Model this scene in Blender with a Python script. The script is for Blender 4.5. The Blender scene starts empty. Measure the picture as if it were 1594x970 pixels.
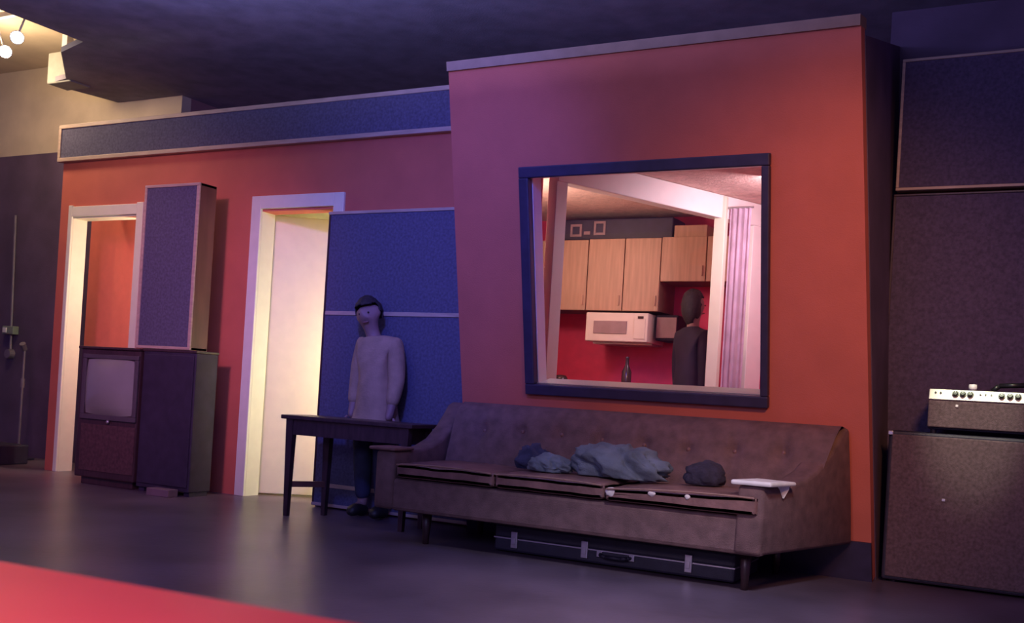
import bpy, bmesh, math, random
from mathutils import Vector, Matrix, noise
random.seed(7); noise.seed_set(4)
S = bpy.context.scene
COL = S.collection

# ------------------------------------------------------------------ camera
CAM_POS = Vector((0.0, -5.45404, 0.82112))
YAW, PITCH, ROLL = -0.49113913, 0.00818163, 0.05989293
def cam_axes():
    cy, sy, cp, sp = math.cos(YAW), math.sin(YAW), math.cos(PITCH), math.sin(PITCH)
    fw = Vector((sy*cp, cy*cp, sp)); r = Vector((cy, -sy, 0)); u = r.cross(fw)
    c, s = math.cos(ROLL), math.sin(ROLL)
    return c*r + s*u, -s*r + c*u, fw
_r, _u, _f = cam_axes()
cd = bpy.data.cameras.new('camera'); cam = bpy.data.objects.new('camera', cd); COL.objects.link(cam)
cam.matrix_world = Matrix(((_r.x, _u.x, -_f.x, CAM_POS.x), (_r.y, _u.y, -_f.y, CAM_POS.y), (_r.z, _u.z, -_f.z, CAM_POS.z), (0, 0, 0, 1)))
cd.sensor_width = 36.0; cd.lens = 36.0*1600/1594; cd.shift_y = 115/1594
cd.clip_start = 0.05
cd.dof.use_dof = True; cd.dof.focus_distance = 5.6; cd.dof.aperture_fstop = 4.0
S.camera = cam

# ------------------------------------------------------------------ world, exposure
w = bpy.data.worlds.new('world'); S.world = w; w.use_nodes = True
w.node_tree.nodes['Background'].inputs[0].default_value = (0.30, 0.16, 0.62, 1)
w.node_tree.nodes['Background'].inputs[1].default_value = 0.32
S.view_settings.view_transform = 'Standard'; S.view_settings.look = 'None'
S.view_settings.exposure = 0.0; S.view_settings.gamma = 1.0; S.view_settings.use_curve_mapping = False

# ------------------------------------------------------------------ lights
def aim(o, target):
    o.rotation_euler = (Vector(target)-o.location).to_track_quat('-Z', 'Y').to_euler()
def spot(name, loc, target, power, color, angle, blend=0.8, size=0.1):
    d = bpy.data.lights.new(name, 'SPOT'); d.energy = power; d.color = color
    d.spot_size = math.radians(angle); d.spot_blend = blend; d.shadow_soft_size = size
    o = bpy.data.objects.new(name, d); COL.objects.link(o); o.location = loc; aim(o, target); return o
def area(name, loc, target, power, color, sx, sy):
    d = bpy.data.lights.new(name, 'AREA'); d.energy = power; d.color = color; d.shape = 'RECTANGLE'; d.size = sx; d.size_y = sy
    o = bpy.data.objects.new(name, d); COL.objects.link(o); o.location = loc; aim(o, target); return o
def point(name, loc, power, color, size=0.06):
    d = bpy.data.lights.new(name, 'POINT'); d.energy = power; d.color = color; d.shadow_soft_size = size
    o = bpy.data.objects.new(name, d); COL.objects.link(o); o.location = loc; return o
# stage lamps hung in the live room, with added fill lights among them
spot('blue_stage_spot', (-1.9, -3.6, 2.95), (-3.4, -0.25, 1.65), 500, (0.11, 0.13, 1.0), 45, 1.0, 0.15)
area('blue_ceiling_wash', (-3.1, -2.0, 2.45), (-3.1, -2.0, 4.0), 125, (0.34, 0.36, 1.0), 3.0, 0.3)  # unseen uplight added to lift the dark ceiling
spot('amber_wall_spot', (0.4, -3.4, 2.7), (-0.95, -0.4, 1.30), 285, (1.0, 0.46, 0.20), 46, 1.0, 0.25)
spot('rose_wall_spot', (-3.6, -4.4, 2.95), (-5.7, 0.0, 1.15), 520, (1.0, 0.38, 0.78), 38, 1.0, 0.3)
spot('warm_left_fill', (-6.2, -2.6, 2.9), (-6.4, 0.0, 2.2), 60, (1.0, 0.62, 0.40), 52, 1.0, 0.2)  # added spot, stands in for the track lamps' warmth on the wall
area('lavender_room_fill', (-1.5, -7.0, 2.5), (-2.8, 0, 1.2), 68, (0.40, 0.42, 1.0), 4.0, 1.2)  # added frontal fill behind the camera, lifts the dark surfaces
spot('floor_fill_spot', (-0.2, -3.4, 2.9), (-1.3, -1.7, 0.0), 430, (0.74, 0.76, 1.0), 46, 1.0, 0.2)  # added to brighten the floor at right, no fixture known
# lamps in the rooms beyond the partition, plus a fill at the window
point('corridor_lamp', (-5.95, 0.28, 1.55), 29, (0.82, 1.0, 0.74), 0.08)
point('hallway_lamp', (-3.95, 0.32, 0.95), 27, (1.0, 1.0, 0.60), 0.10)
point('kitchen_lamp', (-3.42, 0.85, 1.95), 22, (1.0, 0.72, 0.60), 0.12)
area('window_gap_fill', (-1.55, 1.05, 2.15), (-2.1, 1.6, 1.4), 17, (1.0, 0.76, 0.86), 0.3, 0.5)  # unseen fill added to light the curtain and white header
# warm track lamps on the far left ceiling
point('track_glow', (-7.35, -0.45, 3.12), 42, (1.0, 0.74, 0.46), 0.12)
# unseen spot added to brighten the red bench
spot('bench_fill_spot', (-1.9, -6.0, 1.9), (-1.4, -4.75, 0.55), 215, (1.0, 0.62, 0.54), 75, 0.8, 0.15)
spot('amplifier_fill_spot', (-0.3, -1.3, 2.6), (-0.36, -0.1, 0.95), 205, (0.95, 1.0, 0.72), 15, 0.8, 0.05)  # added overhead spot to brighten the amplifier's silver panel

# ------------------------------------------------------------------ materials
def mat(name, color, rough=0.6, metal=0.0, var=0.10, scale=14.0, bump=0.0, bscale=90.0, spec=0.5, stretch=(1, 1, 1), coat=0.0):
    m = bpy.data.materials.new(name); m.use_nodes = True
    nt = m.node_tree; b = nt.nodes['Principled BSDF']
    b.inputs['Roughness'].default_value = rough; b.inputs['Metallic'].default_value = metal
    b.inputs['Specular IOR Level'].default_value = spec; b.inputs['Coat Weight'].default_value = coat
    tc = nt.nodes.new('ShaderNodeTexCoord'); mp = nt.nodes.new('ShaderNodeMapping'); mp.inputs['Scale'].default_value = stretch
    nt.links.new(tc.outputs['Object'], mp.inputs['Vector'])
    n = nt.nodes.new('ShaderNodeTexNoise'); n.inputs['Scale'].default_value = scale; n.inputs['Detail'].default_value = 6
    nt.links.new(mp.outputs[0], n.inputs['Vector'])
    cr = nt.nodes.new('ShaderNodeValToRGB')
    lo = [max(0, c*(1-var)) for c in color]; hi = [min(1, c*(1+var)) for c in color]
    cr.color_ramp.elements[0].color = (*lo, 1); cr.color_ramp.elements[1].color = (*hi, 1)
    cr.color_ramp.elements[0].position = 0.3; cr.color_ramp.elements[1].position = 0.7
    nt.links.new(n.outputs['Fac'], cr.inputs[0]); nt.links.new(cr.outputs[0], b.inputs['Base Color'])
    if bump:
        n2 = nt.nodes.new('ShaderNodeTexNoise'); n2.inputs['Scale'].default_value = bscale; n2.inputs['Detail'].default_value = 3
        nt.links.new(mp.outputs[0], n2.inputs['Vector'])
        bp = nt.nodes.new('ShaderNodeBump'); bp.inputs['Strength'].default_value = bump; bp.inputs['Distance'].default_value = 0.01
        nt.links.new(n2.outputs['Fac'], bp.inputs['Height']); nt.links.new(bp.outputs[0], b.inputs['Normal'])
    return m
def glass_mat(name):
    m = bpy.data.materials.new(name); m.use_nodes = True; nt = m.node_tree
    nt.nodes.clear(); o = nt.nodes.new('ShaderNodeOutputMaterial'); mx = nt.nodes.new('ShaderNodeMixShader')
    t = nt.nodes.new('ShaderNodeBsdfTransparent'); t.inputs[0].default_value = (0.97, 0.96, 0.98, 1)
    g = nt.nodes.new('ShaderNodeBsdfGlossy'); g.inputs['Roughness'].default_value = 0.02
    fr = nt.nodes.new('ShaderNodeFresnel'); fr.inputs[0].default_value = 1.45
    nt.links.new(fr.outputs[0], mx.inputs[0]); nt.links.new(t.outputs[0], mx.inputs[1]); nt.links.new(g.outputs[0], mx.inputs[2])
    nt.links.new(mx.outputs[0], o.inputs[0]); return m
def emit_mat(name, color, s):
    m = bpy.data.materials.new(name); m.use_nodes = True; b = m.node_tree.nodes['Principled BSDF']
    b.inputs['Emission Color'].default_value = (*color, 1); b.inputs['Emission Strength'].default_value = s; return m
M = dict(
    orange=mat('orange_wall_paint', (0.56, 0.135, 0.085), 0.75, bump=0.15, bscale=160, var=0.06, scale=5),
    red=mat('salmon_wall_paint', (0.66, 0.16, 0.11), 0.7, var=0.05),
    kred=mat('crimson_wall_paint', (0.72, 0.042, 0.12), 0.6, var=0.08),
    darkwall=mat('dark_wall_and_shade', (0.105, 0.066, 0.115), 0.8, var=0.25, scale=3, bump=0.2),  # also carries the shade of the left wall and right return
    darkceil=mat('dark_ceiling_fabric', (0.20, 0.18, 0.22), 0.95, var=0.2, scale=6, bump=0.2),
    plaster=mat('beige_plaster', (0.55, 0.45, 0.33), 0.8, var=0.1, scale=4, bump=0.1),
    kceil=mat('textured_pink_ceiling', (0.74, 0.52, 0.44), 0.9, var=0.14, scale=22, bump=0.5, bscale=60),
    cream=mat('cream_gloss_paint', (0.80, 0.76, 0.60), 0.45, var=0.03),
    leafcream=mat('yellowed_cream_paint', (0.80, 0.73, 0.45), 0.5, var=0.03),
    white=mat('white_gloss_paint', (0.82, 0.77, 0.74), 0.45, var=0.03),
    black=mat('black_paint', (0.032, 0.022, 0.055), 0.5, var=0.2),
    fabric=mat('navy_black_acoustic_cloth', (0.108, 0.100, 0.160), 0.95, var=0.25, scale=60, bump=0.3, bscale=300),
    fabric2=mat('charcoal_acoustic_cloth', (0.095, 0.07, 0.13), 0.95, var=0.25, scale=60, bump=0.3, bscale=300),
    pine=mat('pale_pine_edging', (0.52, 0.38, 0.29), 0.5, var=0.15, scale=8, stretch=(1, 1, 6)),
    tvcloth=mat('dark_red_speaker_cloth', (0.085, 0.036, 0.040), 0.9, var=0.3, scale=50),
    tantrim=mat('dull_tan_trim', (0.30, 0.19, 0.13), 0.7),
    lip=mat('lip', (0.26, 0.11, 0.10), 0.6),
    walnut=mat('dark_walnut', (0.055, 0.026, 0.030), 0.4, var=0.3, scale=9, stretch=(6, 1, 1)),
    brownwood=mat('reddish_brown_wood', (0.15, 0.058, 0.045), 0.45, var=0.3, scale=9, stretch=(1, 1, 0.15)),
    sofa=mat('worn_brown_upholstery', (0.150, 0.080, 0.074), 0.75, var=0.25, scale=18, bump=0.35, bscale=220),
    sofavinyl=mat('worn_brown_vinyl', (0.20, 0.098, 0.082), 0.42, var=0.3, scale=12, bump=0.2, bscale=60),
    welt=mat('tan_welt_cord', (0.30, 0.16, 0.11), 0.5, var=0.2),
    foam=mat('exposed_pale_foam', (0.72, 0.62, 0.55), 0.9, var=0.1, bump=0.4),
    padcream=mat('worn_cream_arm_pad', (0.80, 0.76, 0.68), 0.6, var=0.12),
    steel=mat('nickel_hardware', (0.60, 0.56, 0.58), 0.35, 0.8, var=0.1),
    cabvinyl=mat('black_purple_cabinet_vinyl', (0.034, 0.022, 0.046), 0.6, var=0.2, bump=0.2, bscale=250),
    case=mat('midnight_case_vinyl', (0.024, 0.020, 0.04), 0.5, var=0.2, bump=0.3, bscale=250),
    denim=mat('faded_grey_blue_cotton', (0.125, 0.14, 0.17), 0.9, var=0.35, scale=9, bump=0.3, bscale=150),
    navy=mat('dark_navy_knit', (0.045, 0.045, 0.10), 0.95, var=0.3, bump=0.4),
    darkknit=mat('black_wool_knit', (0.035, 0.026, 0.045), 0.95, var=0.3, bump=0.5),
    tube=mat('grey_green_picture_tube', (0.27, 0.26, 0.23), 0.15, var=0.1, scale=3, coat=0.6),
    bezel=mat('grey_tube_mask', (0.09, 0.07, 0.08), 0.5),
    grille=mat('brown_grille_cloth', (0.118, 0.075, 0.085), 0.9, var=0.3, scale=70, bump=0.4, bscale=320),
    silver=mat('brushed_silver_panel', (0.86, 0.86, 0.74), 0.35, 0.15, var=0.05, stretch=(0.1, 1, 1), scale=60),
    knob=mat('black_bakelite', (0.012, 0.011, 0.014), 0.35),
    birch=mat('birch_cabinet_wood', (0.52, 0.31, 0.21), 0.55, var=0.14, scale=6, stretch=(8, 8, 0.5)),
    seam=mat('cabinet_shadow_gap', (0.22, 0.11, 0.08), 0.8),
    lilac=mat('lilac_curtain_cloth', (0.80, 0.62, 0.76), 0.85, var=0.12, scale=10),
    applwhite=mat('white_enamel', (0.80, 0.66, 0.60), 0.4, var=0.03),
    smoke=mat('smoked_oven_window', (0.34, 0.22, 0.24), 0.3),
    counter=mat('dark_counter_laminate', (0.09, 0.05, 0.05), 0.4),
    bottle=mat('dark_bottle_glass', (0.05, 0.03, 0.03), 0.15),
    redvinyl=mat('red_vinyl', (0.74, 0.055, 0.060), 0.5, var=0.06, scale=4),
    outlet=mat('grey_green_metal', (0.20, 0.24, 0.17), 0.6),
    chrome=mat('dull_chrome', (0.5, 0.48, 0.52), 0.35, 0.7),
    skin=mat('skin', (0.30, 0.17, 0.16), 0.6, var=0.05),
    shirt=mat('dusty_tan_shirt', (0.40, 0.25, 0.17), 0.9, var=0.15, bump=0.3),
    jeans=mat('dark_jeans', (0.035, 0.035, 0.07), 0.9, var=0.2),
    hair=mat('dark_hair', (0.03, 0.018, 0.024), 0.7, var=0.3, scale=40, bump=0.6, bscale=120),
    jacket=mat('dark_plum_jacket', (0.030, 0.016, 0.034), 0.9, var=0.2),
    shoe=mat('black_shoe_leather', (0.02, 0.016, 0.018), 0.5),
    eye=mat('dark_eye', (0.02, 0.015, 0.015), 0.2),
    concrete=mat('dark_polished_concrete', (0.128, 0.088, 0.118), 0.34, var=0.35, scale=1.7, bump=0.08, bscale=30),
    rug=mat('charcoal_carpet', (0.06, 0.045, 0.06), 0.95, var=0.3, bump=0.6, bscale=300),
    card=mat('pale_card', (0.20, 0.12, 0.14), 0.8),
    boxgrey=mat('pale_grey_box_paint', (0.26, 0.26, 0.23), 0.7),
    dullpipe=mat('dull_grey_pipe', (0.20, 0.16, 0.19), 0.5, 0.3),
    glass=glass_mat('clear_glass'),
    lens=emit_mat('lit_lamp_lens', (1.0, 0.97, 0.86), 60.0),
    pilot=mat('pale_ceramic', (0.75, 0.68, 0.72), 0.4),
)

# ------------------------------------------------------------------ builders
def box(bm, x0, x1, y0, y1, z0, z1, bev=0.0, seg=2, mtx=None):
    if x0 > x1: x0, x1 = x1, x0
    if y0 > y1: y0, y1 = y1, y0
    if z0 > z1: z0, z1 = z1, z0
    vs = [bm.verts.new(p) for p in ((x0,y0,z0),(x1,y0,z0),(x1,y1,z0),(x0,y1,z0),(x0,y0,z1),(x1,y0,z1),(x1,y1,z1),(x0,y1,z1))]
    fs = [bm.faces.new([vs[i] for i in f]) for f in ((0,3,2,1),(4,5,6,7),(0,1,5,4),(1,2,6,5),(2,3,7,6),(3,0,4,7))]
    if bev:
        es = list({e for f in fs for e in f.edges})
        r = bmesh.ops.bevel(bm, geom=es, offset=bev, segments=seg, affect='EDGES', profile=0.5)
        vs = [v for v in set(vs) | set(r['verts']) if v.is_valid]
    if mtx: bmesh.ops.transform(bm, matrix=mtx, verts=vs)
    return vs
def prism(bm, poly, fn, t0, t1, bev=0.0):
    """poly of (a, b); fn(a, b, t) gives the point; closed between t0 and t1"""
    A = [bm.verts.new(fn(a, b, t0)) for a, b in poly]; B = [bm.verts.new(fn(a, b, t1)) for a, b in poly]
    n = len(poly); fs = [bm.faces.new(A), bm.faces.new(B[::-1])]
    for i in range(n): fs.append(bm.faces.new((A[i], B[i], B[(i+1) % n], A[(i+1) % n])))
    bmesh.ops.recalc_face_normals(bm, faces=fs)
    if bev:
        es = [e for e in {e for f in fs for e in f.edges} if len(e.link_faces) == 2 and e.calc_face_angle() > 0.7]
        bmesh.ops.bevel(bm, geom=es, offset=bev, segments=2, affect='EDGES', profile=0.5)
def tube(bm, p0, p1, r0, r1=None, seg=12, cap=True):
    p0, p1 = Vector(p0), Vector(p1); r1 = r0 if r1 is None else r1
    q = (p1-p0).to_track_quat('Z', 'Y').to_matrix()
    A, B = [], []
    for i in range(seg):
        a = 2*math.pi*i/seg; d = q @ Vector((math.cos(a), math.sin(a), 0))
        A.append(bm.verts.new(p0+d*r0)); B.append(bm.verts.new(p1+d*r1))
    for i in range(seg): bm.faces.new((A[i], A[(i+1) % seg], B[(i+1) % seg], B[i]))
    if cap: bm.faces.new(A[::-1]); bm.faces.new(B)
def lathe(bm, prof, c, seg=16):
    rings = []
    for r, z in prof:
        rings.append([bm.verts.new((c[0]+r*math.cos(2*math.pi*i/seg), c[1]+r*math.sin(2*math.pi*i/seg), c[2]+z)) for i in range(seg)])
    for a, b in zip(rings, rings[1:]):
        for i in range(seg): bm.faces.new((a[i], a[(i+1) % seg], b[(i+1) % seg], b[i]))
    bm.faces.new(rings[0][::-1]); bm.faces.new(rings[-1])
def obj(name, bm, m, parent=None, smooth=False):
    me = bpy.data.meshes.new(name); bmesh.ops.recalc_face_normals(bm, faces=bm.faces[:])
    bm.to_mesh(me); bm.free(); me.materials.append(M[m] if isinstance(m, str) else m)
    if smooth:
        for p in me.polygons: p.use_smooth = True
    o = bpy.data.objects.new(name, me); COL.objects.link(o)
    if parent: put(o, parent)
    return o
bpy.context.view_layer.update()
def put(o, parent):
    o.parent = parent; o.matrix_parent_inverse = parent_world(parent).inverted()
def parent_world(p):
    mw = Matrix.LocRotScale(p.location, p.rotation_euler, p.scale)
    return (parent_world(p.parent) @ p.matrix_parent_inverse @ mw) if p.parent else mw
def thing(name, loc, label=None, cat=None, group=None, kind=None):
    o = bpy.data.objects.new(name, None); COL.objects.link(o); o.location = loc; o.empty_display_size = 0.1
    return tag(o, label, cat, group, kind)
def tag(o, label=None, cat=None, group=None, kind=None):
    if label: o['label'] = label
    if cat: o['category'] = cat
    if group: o['group'] = group
    if kind: o['kind'] = kind
    return o
def bobj(name, b, m, parent=None, bev=0.0, mtx=None, smooth=False):
    bm = bmesh.new(); box(bm, *b, bev=bev, mtx=mtx); return obj(name, bm, m, parent, smooth)
def struct(name, b, m, bev=0.0, mtx=None):
    return tag(bobj(name, b, m, bev=bev, mtx=mtx), kind='structure')

# ------------------------------------------------------------------ large structure
struct('floor', (-13, 3, -8, 4.5, -0.05, 0), 'concrete')
# dark ceiling of the live room, its left edge stepped where the lit hall ceiling shows
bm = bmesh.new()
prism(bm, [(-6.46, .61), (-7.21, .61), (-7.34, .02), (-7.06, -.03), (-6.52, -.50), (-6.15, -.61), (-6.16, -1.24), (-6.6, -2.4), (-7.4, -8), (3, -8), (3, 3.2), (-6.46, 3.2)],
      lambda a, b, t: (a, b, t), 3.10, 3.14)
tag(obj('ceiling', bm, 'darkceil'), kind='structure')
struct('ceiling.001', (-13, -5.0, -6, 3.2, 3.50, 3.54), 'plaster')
# far wall of the hall on the left: beige plaster, lamp falloff put into the dark lower part
struct('wall_left', (-13, -7.45, .62, .72, 0, 2.72), 'darkwall')
struct('wall_left.001', (-13, -6.47, .62, .72, 2.72, 3.50), 'plaster')
# partition with the two doorways
bm = bmesh.new()
for x0, x1, z0, z1 in ((-7.06, -6.92, 0, 2.72), (-6.17, -4.98, 0, 2.72), (-4.32, -3.10, 0, 2.72), (-6.92, -6.17, 2.01, 2.72), (-4.98, -4.32, 2.00, 2.72)):
    box(bm, x0, x1, 0, .12, z0, z1)
tag(obj('wall_back', bm, 'orange'), kind='structure')
# leaning control-room wall: local frame u along x, v up the slope, n out of the wall
SL = 0.2; LN = math.hypot(1, SL)
V = Vector((0, -SL, 1))/LN; N = Vector((0, -1, -SL))/LN
WM = Matrix(((1, V.x, N.x, 0), (0, V.y, N.y, -.11), (0, V.z, N.z, 0), (0, 0, 0, 1)))
def wp(u, v, n): return WM @ Vector((u, v, n))
TOPV = 2.645
bm = bmesh.new()
def rx(v): return -.78 - .11*v/TOPV
for poly in ([(-3.10, 0), (-2.62, 0), (-2.62, TOPV), (-3.10, TOPV)], [(-1.32, 0), (rx(0), 0), (rx(TOPV), TOPV), (-1.32, TOPV)],
             [(-2.62, 0), (-1.32, 0), (-1.32, .875), (-2.62, .875)], [(-2.62, 2.07), (-1.32, 2.07), (-1.32, TOPV), (-2.62, TOPV)]):
    prism(bm, poly, wp, -.10, 0)
tag(obj('wall_center', bm, 'orange'), kind='structure')
bm = bmesh.new()
prism(bm, [(-3.10, TOPV), (rx(TOPV)-.0, TOPV), (rx(TOPV), TOPV+.05), (-3.10, TOPV+.05)], wp, -.14, .02)
tag(obj('trim_1', bm, 'tantrim'), kind='structure')
bm = bmesh.new(); prism(bm, [(-3.10, 0), (rx(0), 0), (rx(.2), .2), (-3.10, .2)], wp, -.02, .012)  # dark strip added for the shade along the wall base
tag(obj('base_shade_center', bm, 'black'), kind='structure')
bm = bmesh.new()   # left return of the leaning wall
prism(bm, [(-.06, 0), (-.06-SL*2.58, 2.58), (0.11, 2.58), (0.11, 0)], lambda a, b, t: (t, a, b), -3.098, -3.04)
tag(obj('wall_center_return', bm, 'orange'), kind='structure')
o = bpy.data.objects['wall_center_return']; o.name = 'wall_center.001'
bm = bmesh.new()   # right return of the orange wall, shade put into its dark colour
prism(bm, [(-.02, 0), (-.02-SL*2.58, 2.58), (0.60, 2.9), (0.60, 0)], lambda a, b, t: (t - .11*b/2.6, a, b), -.84, -.775)
tag(obj('wall_right', bm, 'darkwall'), kind='structure')
struct('wall_right.001', (-.95, 3, .60, .68, 0, 3.1), 'darkwall')

# ---- door 1 (to the red corridor) and door 2 (to the lit hallway)
d1 = thing('door_1', (-6.55, .06, 0), kind='structure')
bobj('casing', (-6.945, -6.905, -.02, 0, 0, 2.09), 'cream', d1, .004)
bobj('casing', (-6.19, -6.12, -.02, 0, 0, 2.09), 'cream', d1, .004)
bobj('head_casing', (-6.905, -6.19, -.02, 0, 2.0, 2.08), 'cream', d1, .004)
bobj('jamb_lining', (-6.92, -6.905, 0, .13, 0, 2.0), 'cream', d1)
bobj('jamb_lining', (-6.19, -6.17, 0, .13, 0, 2.0), 'cream', d1)
bobj('head_lining', (-6.905, -6.19, 0, .13, 1.99, 2.01), 'cream', d1)
d2 = thing('door_2', (-4.65, .06, 0), kind='structure')
bobj('casing', (-5.05, -4.965, -.022, 0, 0, 2.09), 'cream', d2, .004)
bobj('casing', (-4.335, -4.25, -.022, 0, 0, 2.09), 'cream', d2, .004)
bobj('head_casing', (-4.965, -4.335, -.022, 0, 2.0, 2.09), 'cream', d2, .004)
bobj('jamb_lining', (-4.98, -4.965, 0, .13, 0, 2.0), 'cream', d2)
bobj('jamb_lining', (-4.335, -4.32, 0, .13, 0, 2.0), 'cream', d2)
bobj('head_lining', (-4.965, -4.335, 0, .13, 1.985, 2.0), 'red', d2)
R = Matrix.Translation((-5.0, .14, 0)) @ Matrix.Rotation(math.radians(34), 4, 'Z')
leaf = bobj('door_leaf', (0.012, .68, 0, .04, .012, 1.985), 'leafcream', d2, .004, mtx=R)
bm = bmesh.new(); 
for z in (.25, 1.0, 1.75): box(bm, -.004, .03, .012, .028, z-.05, z+.05)
bmesh.ops.transform(bm, matrix=R, verts=bm.verts[:]); obj('hinge', bm, 'steel', d2)
bm = bmesh.new(); tube(bm, (.61, 0, 1.0), (.61, -.05, 1.0), .012); lathe(bm, [(.01, -.03), (.027, -.015), (.03, 0), (.022, .02), (.005, .03)], (.61, -.06, 1.0))
bmesh.ops.transform(bm, matrix=R, verts=bm.verts[:]); obj('door_knob', bm, 'steel', d2, True)

# rooms behind the partition
struct('wall_corridor', (-7.31, -5.62, .50, .56, 0, 2.17), 'red')
struct('wall_corridor_side', (-5.68, -5.62, .12, .50, 0, 2.17), 'red')
struct('ceiling.002', (-6.99, -5.62, .12, .56, 2.17, 2.21), 'cream')
struct('wall_hallway', (-5.35, -3.75, 1.40, 1.46, 0, 2.3), 'cream')
struct('wall_hallway_left', (-5.41, -5.35, .12, 1.46, 0, 2.3), 'cream')
struct('wall_hallway_right', (-3.75, -3.70, .12, 1.46, 0, 2.3), 'cream')
struct('ceiling.003', (-5.41, -3.70, .12, 1.46, 2.3, 2.34), 'cream')
struct('wall_kitchen_back', (-4.6, -1.0, 2.36, 2.42, 0, 2.31), 'kred')
struct('wall_kitchen_left', (-4.6, -4.54, 1.46, 2.36, 0, 2.31), 'kred')
struct('wall_kitchen_right', (-1.10, -1.04, .35, 2.36, 0, 2.31), 'kred')
bm = bmesh.new(); prism(bm, [(-3.70, .05), (-1.04, .05), (-1.04, 2.42), (-4.6, 2.42), (-4.6, 1.46), (-3.70, 1.46)], lambda a, b, t: (a, b, t), 2.31, 2.35)
tag(obj('ceiling.004', bm, 'kceil'), kind='structure')
struct('wall_gap_left', (-3.04, -2.90, .02, .22, 0, 2.31), 'kred')

# ---- window 1: leaning black frame, white lining, glass
w1 = thing('window_1', (-1.98, -.4, 1.45), kind='structure')
def wobj(name, u0, u1, v0, v1, n0, n1, m, parent, bev=0.0): return bobj(name, (u0, u1, v0, v1, n0, n1), m, parent, bev, WM)
wobj('frame_rail', -2.665, -1.295, .846, .905, -.02, .035, 'black', w1, .006)
wobj('frame_rail', -2.665, -1.295, 2.04, 2.10, -.02, .035, 'black', w1, .006)
wobj('frame_stile', -2.665, -2.607, .905, 2.04, -.02, .035, 'black', w1, .006)
wobj('frame_stile', -1.335, -1.295, .905, 2.04, -.02, .035, 'black', w1, .006)
wobj('sill_lining', -2.607, -1.335, .885, .907, -.17, -.02, 'cream', w1)
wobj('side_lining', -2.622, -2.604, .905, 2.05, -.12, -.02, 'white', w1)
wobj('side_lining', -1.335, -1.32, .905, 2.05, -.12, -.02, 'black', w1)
wobj('head_lining', -2.607, -1.335, 2.04, 2.06, -.12, -.02, 'white', w1)
wobj('pane', -2.607, -1.335, .905, 2.04, -.012, -.006, 'glass', w1)
# ---- window 2: inner splayed opening of the control room, white posts and header
w2 = thing('window_2', (-2.3, .7, 1.1), kind='structure')
J0, J1 = Vector((-2.80, .25, 0)), Vector((-2.02, 2.0, 0))
dv = (J1-J0); L2 = dv.length; R2 = Matrix.Translation(J0) @ Matrix.Rotation(math.atan2(dv.y, dv.x), 4, 'Z')
bobj('post', (-.04, .05, -.02, .06, 0, 2.15), 'white', w2, .004, R2)
bobj('post', (L2-.09, L2+.08, -.03, .06, 0, 2.15), 'white', w2, .004, R2)
bobj('header', (-.04, L2+.08, -.035, .06, 2.145, 2.308), 'white', w2, .006, R2)
bobj('low_wall', (-.04, L2+.05, -.02, .05, 0, .86), 'kred', w2, 0, R2)

# ------------------------------------------------------------------ framed acoustic panels
def framed_panel(name, x0, x1, y0, y1, z0, z1, label, cloth, fr=0.028, group=None, rails=(), frame='pine', left=True, right=True, feet=False):
    t = thing(name, ((x0+x1)/2, (y0+y1)/2, z0), label, 'panel', group)
    bobj('cloth', (x0+fr*.8, x1-fr*.8, y0+.008, y1, z0+fr*.8, z1-fr*.8), cloth, t)
    bobj('rail', (x0, x1, y0, y1, z0, z0+fr), frame, t, .003)
    bobj('rail', (x0, x1, y0, y1, z1-fr, z1), frame, t, .003)
    if left: bobj('stile', (x0, x0+fr, y0, y1, z0+fr, z1-fr), frame, t, .003)
    if right: bobj('stile', (x1-fr, x1, y0, y1, z0+fr, z1-fr), frame, t, .003)
    for z in rails: bobj('rail', (x0+fr, x1-fr, y0, y1, z-.013, z+.013), frame, t, .002)
    return t
framed_panel('wall_panel', -7.085, -3.11, -.045, 0, 2.435, 2.725,
             'long low dark cloth panel in a pale wood frame along the top of the orange wall', 'fabric', .030)
ap = framed_panel('acoustic_panel', -5.73, -5.21, -.36, -.20, .985, 2.125,
             'tall dark cloth panel with pale wooden edges standing on the black equipment cabinet', 'fabric', .020, right=False)
bobj('stile', (-5.235, -5.21, -.36, -.345, 1.005, 2.105), 'pine', ap, .003)
bobj('side_board', (-5.23, -5.21, -.345, -.20, .985, 2.125), 'brownwood', ap)
g = framed_panel('studio_gobo', -4.325, -3.115, -.075, -.005, .012, 1.95,
             'wide blue-black cloth studio gobo with pale rails behind the standing person', 'fabric', .020, rails=(1.281, .15), left=False, right=False)
bobj('stile', (-4.325, -4.31, -.068, -.005, .03, 1.93), 'walnut', g)
bobj('stile', (-3.13, -3.115, -.068, -.005, .03, 1.93), 'walnut', g)
framed_panel('hanging_panel', -.832, .60, .28, .36, 2.02, 2.72,
             'dark cloth panel with pale wooden edges mounted high above the amplifier', 'fabric2', .015)
p = framed_panel('tall_panel', -.842, .62, .30, .38, .0, 2.005,
             'tall dark cloth panel standing on the floor behind the amplifier and its cabinet', 'fabric2', .012, frame='walnut')

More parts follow.
